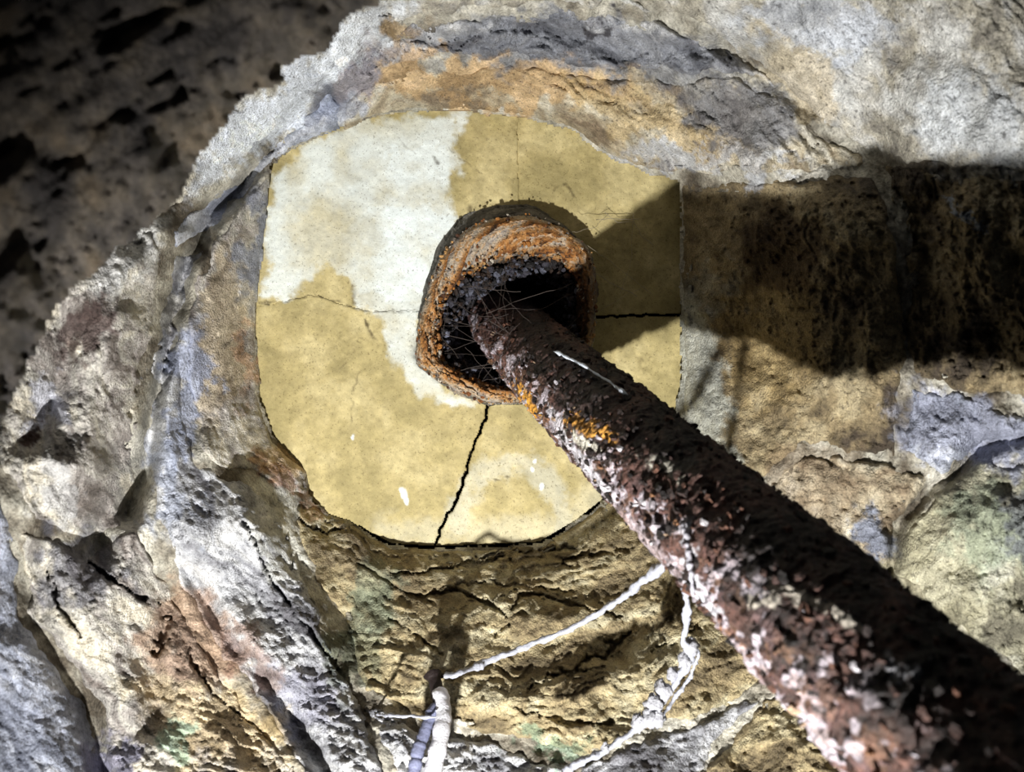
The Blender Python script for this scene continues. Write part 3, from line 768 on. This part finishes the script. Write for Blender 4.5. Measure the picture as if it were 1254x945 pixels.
def rim_where(rs):
    k = rs.randint(n); t = rs.rand()
    if abs(ang[k]) < 0.5 and rs.rand() < 0.7: return None
    r = ro[k] * (1 - t) + ri[k] * t
    uu = cc[0] + r * math.cos(ang[k]); vv = cc[1] + r * math.sin(ang[k])
    P = at(np.array(uu), np.array(vv), 1.2); P[1] = 1.152 + 0.02 * abs(t - 0.5) + 0.004 * rs.randn()
    if np.linalg.norm(P - axis(P[1])) < PR * 1.02: return None
    return P
crumbs('rim_crumbs', 1500, 22, M_CRUST, lambda rs: lin([(170,112,52),(196,152,96),(130,80,42),(196,186,170),(84,54,36),(128,118,108)][rs.randint(6)]), rim_where, 0.0010, 0.0042, sleeve)

# ------------------------------------------------------------------ roots, encrusted threads and cobwebs
def pts3(l): return np.array([at(np.array(float(a)), np.array(float(b)), y) for a, b, y in l])
def strand(name, pl, rad, n, seed, label, category, col=(168,170,180), group=None, knots=0.5, parent=None, mat=None, jig=0.0):
    P = smooth_path(pts3(pl), n)
    rs = np.random.RandomState(seed)
    t = np.linspace(0, 1, n)
    P = P + jig * np.stack([fbm(t * 14 + 3 * k, t * 0 + k, seed + k, 3) for k in range(3)], -1)
    kn = fbm(t * 22, t * 0 + 3.3, seed, 4, 0.6)
    R = rad * (0.8 + knots * np.clip(kn, -0.4, 1) ) * np.clip(np.minimum(t, 1 - t) * 25 + 0.45, 0, 1)
    o = tube_obj(name, P, R, mat or M_ROOT, parent, 12, seed, 0.10 if name in ('stub_core', 'side_rootlet', 'stub_tip') else 0.35, col)
    if label: o['label'] = label; o['category'] = category
    if group: o['group'] = group
    return o
strand('white_root', [(822,684,0.775),(800,700,0.83),(770,726,0.90),(725,757,0.95),(680,778,0.965),(630,795,0.965),(590,812,0.95),(556,826,0.91),(546,828,0.93)], 0.0050, 160, 31,
       'knobbly white root sagging from the pipe to the dark-tipped stub', 'root', jig=0.0015)
r2 = strand('crusted_root', [(838,700,0.735),(840,730,0.76),(842,760,0.80),(836,782,0.83),(846,800,0.84),(826,838,0.85),(806,868,0.85),(788,888,0.85),(745,916,0.84),(700,940,0.83),(650,975,0.81)], 0.0042, 200, 32,
       'lumpy white root hanging below the pipe down to the bottom edge', 'root', jig=0.002)
def knot_at(root, px, py, Y, s, seed):
    rs = np.random.RandomState(seed)
    c = pts3([(px, py, Y)])[0]
    th = np.linspace(0, np.pi, 14); ph = np.linspace(0, 2 * np.pi, 18, endpoint=False)
    TH_, PH_ = np.meshgrid(th, ph, indexing='ij')
    r = s * (1 + 0.4 * fbm(np.cos(PH_) * 2 + TH_ * 2, np.sin(PH_) * 2 * np.sin(TH_) + seed, seed, 4))
    P = c + np.stack([r * np.sin(TH_) * np.cos(PH_), r * np.sin(TH_) * np.sin(PH_), r * 1.2 * np.cos(TH_)], -1)
    i = np.arange(13)[:, None] * 18; j = np.arange(18)[None]; j2 = (j + 1) % 18
    f = np.stack([i + j, i + 18 + j, i + 18 + j2, i + j2], -1).reshape(-1, 4)
    return link('lime_knot', mesh_np('lime_knot', P.reshape(-1, 3), f, np.zeros((P.size // 3, 3)) + lin((170,170,176))), M_LIME, root)
for i, (a, b, y, s) in enumerate([(846,792,0.84,0.008),(812,846,0.85,0.009),(800,862,0.845,0.009),(796,880,0.84,0.0085),(806,880,0.84,0.007),(782,884,0.84,0.007),(824,826,0.85,0.007),(742,916,0.84,0.0045),(838,808,.84,.007)]):
    knot_at(r2, a, b, y, s, 700 + i)
strand('root_branch', [(852,792,0.84),(856,800,0.84),(846,826,0.85),(826,856,0.85),(812,876,0.84),(800,884,0.84)], 0.0026, 70, 33, None, None, parent=r2, jig=0.001)
# pale stub with a dark tip, near the lens
stub = bpy.data.objects.new('root_stub', None); C.objects.link(stub)
stub.location = tuple(pts3([(536, 1000,0.860)])[0])
stub['label'] = 'bright white upright root stub with a dark brown tip at the bottom'; stub['category'] = 'root'
o = strand('stub_core', [(520,1020,0.815),(527,960,0.835),(538,910,0.865),(543,880,0.89),(541,856,0.912),(538,844,0.925)], 0.0118, 36, 34, None, None, col=(248,248,255), knots=0.12); child(o, stub)
o = strand('stub_tip', [(541,866,0.905),(536,848,0.925),(532,834,0.938),(529,822,0.948)], 0.0112, 12, 35, None, None, col=(38,28,26), knots=0.3); o['label'] = 'dark brown broken tip'; child(o, stub)
o = strand('stub_twig', [(532,832,0.938),(545,826,0.94),(560,824,0.93)], 0.0030, 24, 36, None, None, col=(60,46,40)); child(o, stub)
o = strand('side_rootlet', [(498,1010,0.83),(504,960,0.845),(512,920,0.865),(522,890,0.885),(534,862,0.905)], 0.0088, 60, 37, None, None, col=(120,124,150), knots=0.2); o['label'] = 'bluish side rootlet'; child(o, stub)
strand('root_thread', [(534,878,0.880),(505,877,0.900),(480,876,0.920),(456,875,1.005)], 0.0020, 50, 38, 'short white thread crossing left from the bright stub', 'root', knots=0.6, jig=0.0008)
# thread lying on the pipe
def on_pipe(px, py, lift):
    # ray against the pipe surface
    d = np.array([(px - CX) / F, 1.0, -(py - CY) / F]); d /= np.linalg.norm(d)
    w = -AX0; a = ADn
    dp = d - (d @ a) * a; wp = w - (w @ a) * a
    A_ = dp @ dp; B_ = 2 * dp @ wp; C_ = wp @ wp - (PR + lift) ** 2
    disc = B_ * B_ - 4 * A_ * C_
    t = (-B_ - math.sqrt(max(disc, 0))) / (2 * A_)
    return d * t
def thread_on_pipe(name, pl, rad, n, seed, label, lift=0.004, col=(222,230,242)):
    P = smooth_path(np.array([on_pipe(a, b, lift) for a, b in pl]), n)
    t = np.linspace(0, 1, n)
    P += 0.0006 * np.stack([fbm(t * 12 + 3 * k, t * 0 + k, seed + k, 3) for k in range(3)], -1)
    R = rad * (0.8 + 0.5 * fbm(t * 14, t * 0, seed, 3)) * np.clip(np.minimum(t, 1 - t) * 20 + 0.3, 0, 1)
    o = tube_obj(name, P, R, M_ROOT, None, 8, seed, 0.3, col)
    o['label'] = label; o['category'] = 'root'
    return o
thread_on_pipe('pipe_thread', [(678,430),(700,440),(722,452),(745,466),(769,484)], 0.0019, 70, 41, 'short white thread lying along the dark upper side of the pipe', 0.006)
thread_on_pipe('hanging_lime_thread', [(836,640),(842,660),(843,680),(846,702),(849,730)], 0.0022, 60, 42, 'white crusted thread running down the lit side of the pipe', 0.006, (160,158,166))

def web(name, lines, label, seed, col, rad=0.00035):
    rs = np.random.RandomState(seed); Vs = []; Fs = []; base = 0
    for l in lines:
        P = smooth_path(np.array(l), 24)
        P = P + 0.0012 * np.stack([fbm(np.linspace(0, 6, 24), np.zeros(24) + k, rs.randint(90), 3) for k in range(3)], -1)
        V_, f, tr = mesh_curve_tube(P, np.full(24, rad * (0.6 + rs.rand())), 4)
        Vs.append(V_); Fs += [tuple(int(q_) + base for q_ in r) for r in f] + [tuple(int(q_) + base for q_ in r) for r in tr]; base += len(V_)
    Vs = np.concatenate(Vs)
    me = bpy.data.meshes.new(name); me.from_pydata([tuple(p) for p in Vs], [], Fs)
    a = me.attributes.new('tint', 'FLOAT_COLOR', 'POINT'); t = np.ones((len(Vs), 4), np.float32); t[:, :3] = lin(col); a.data.foreach_set('color', t.ravel())
    o = link(name, me, M_WEB); o['label'] = label; o['category'] = 'cobweb'; o['kind'] = 'stuff'
    return o
rs = np.random.RandomState(5)
def seg3(a, b, ya, yb, sag=6):
    m = ((a[0] + b[0]) / 2 + rs.randn() * sag, (a[1] + b[1]) / 2 + abs(rs.randn()) * sag)
    return pts3([(a[0], a[1], ya), (m[0], m[1], (ya + yb) / 2), (b[0], b[1], yb)])
L = []
for i in range(34):
    a0 = rs.rand() * 2 * np.pi; k = int(a0 / (2 * np.pi) * n) % n
    p = (cc[0] + ri[k] * math.cos(ang[k]) * 0.98, cc[1] + ri[k] * math.sin(ang[k]) * 0.98)
    qx, qy = 630 + rs.randn() * 32, 420 + rs.randn() * 26
    L.append(seg3(p, (qx, qy), 1.155, 1.10 - 0.02 * rs.rand()))
web('cobweb', L, 'fine cobweb strands across the mouth of the rusty sleeve', 1, (84, 76, 72), 0.00028)
L = [seg3((730,268),(782,268),1.188,1.186,4), seg3((740,260),(775,272),1.186,1.188,3), seg3((700,285),(745,262),1.15,1.188), seg3((775,262),(760,360),1.186,1.19), seg3((722,330),(780,362),1.16,1.188),
     seg3((735,380),(790,350),1.188,1.188,3), seg3((720,300),(800,360),1.15,1.189), seg3((776,270),(800,300),1.187,1.189,3)]
web('wall_cobweb', L, 'thin cobweb on the shaded slab right of the sleeve', 2, (150, 140, 120))
# snagged rootlet on the upper right rock
strand('pale_fluff', [(1178,268,0.80),(1188,254,0.795),(1204,254,0.79),(1212,266,0.79)], 0.0035, 40, 51, 'pale fluffy shred on the shaded rock near the right edge', 'fluff', col=(150,155,165), jig=0.002)
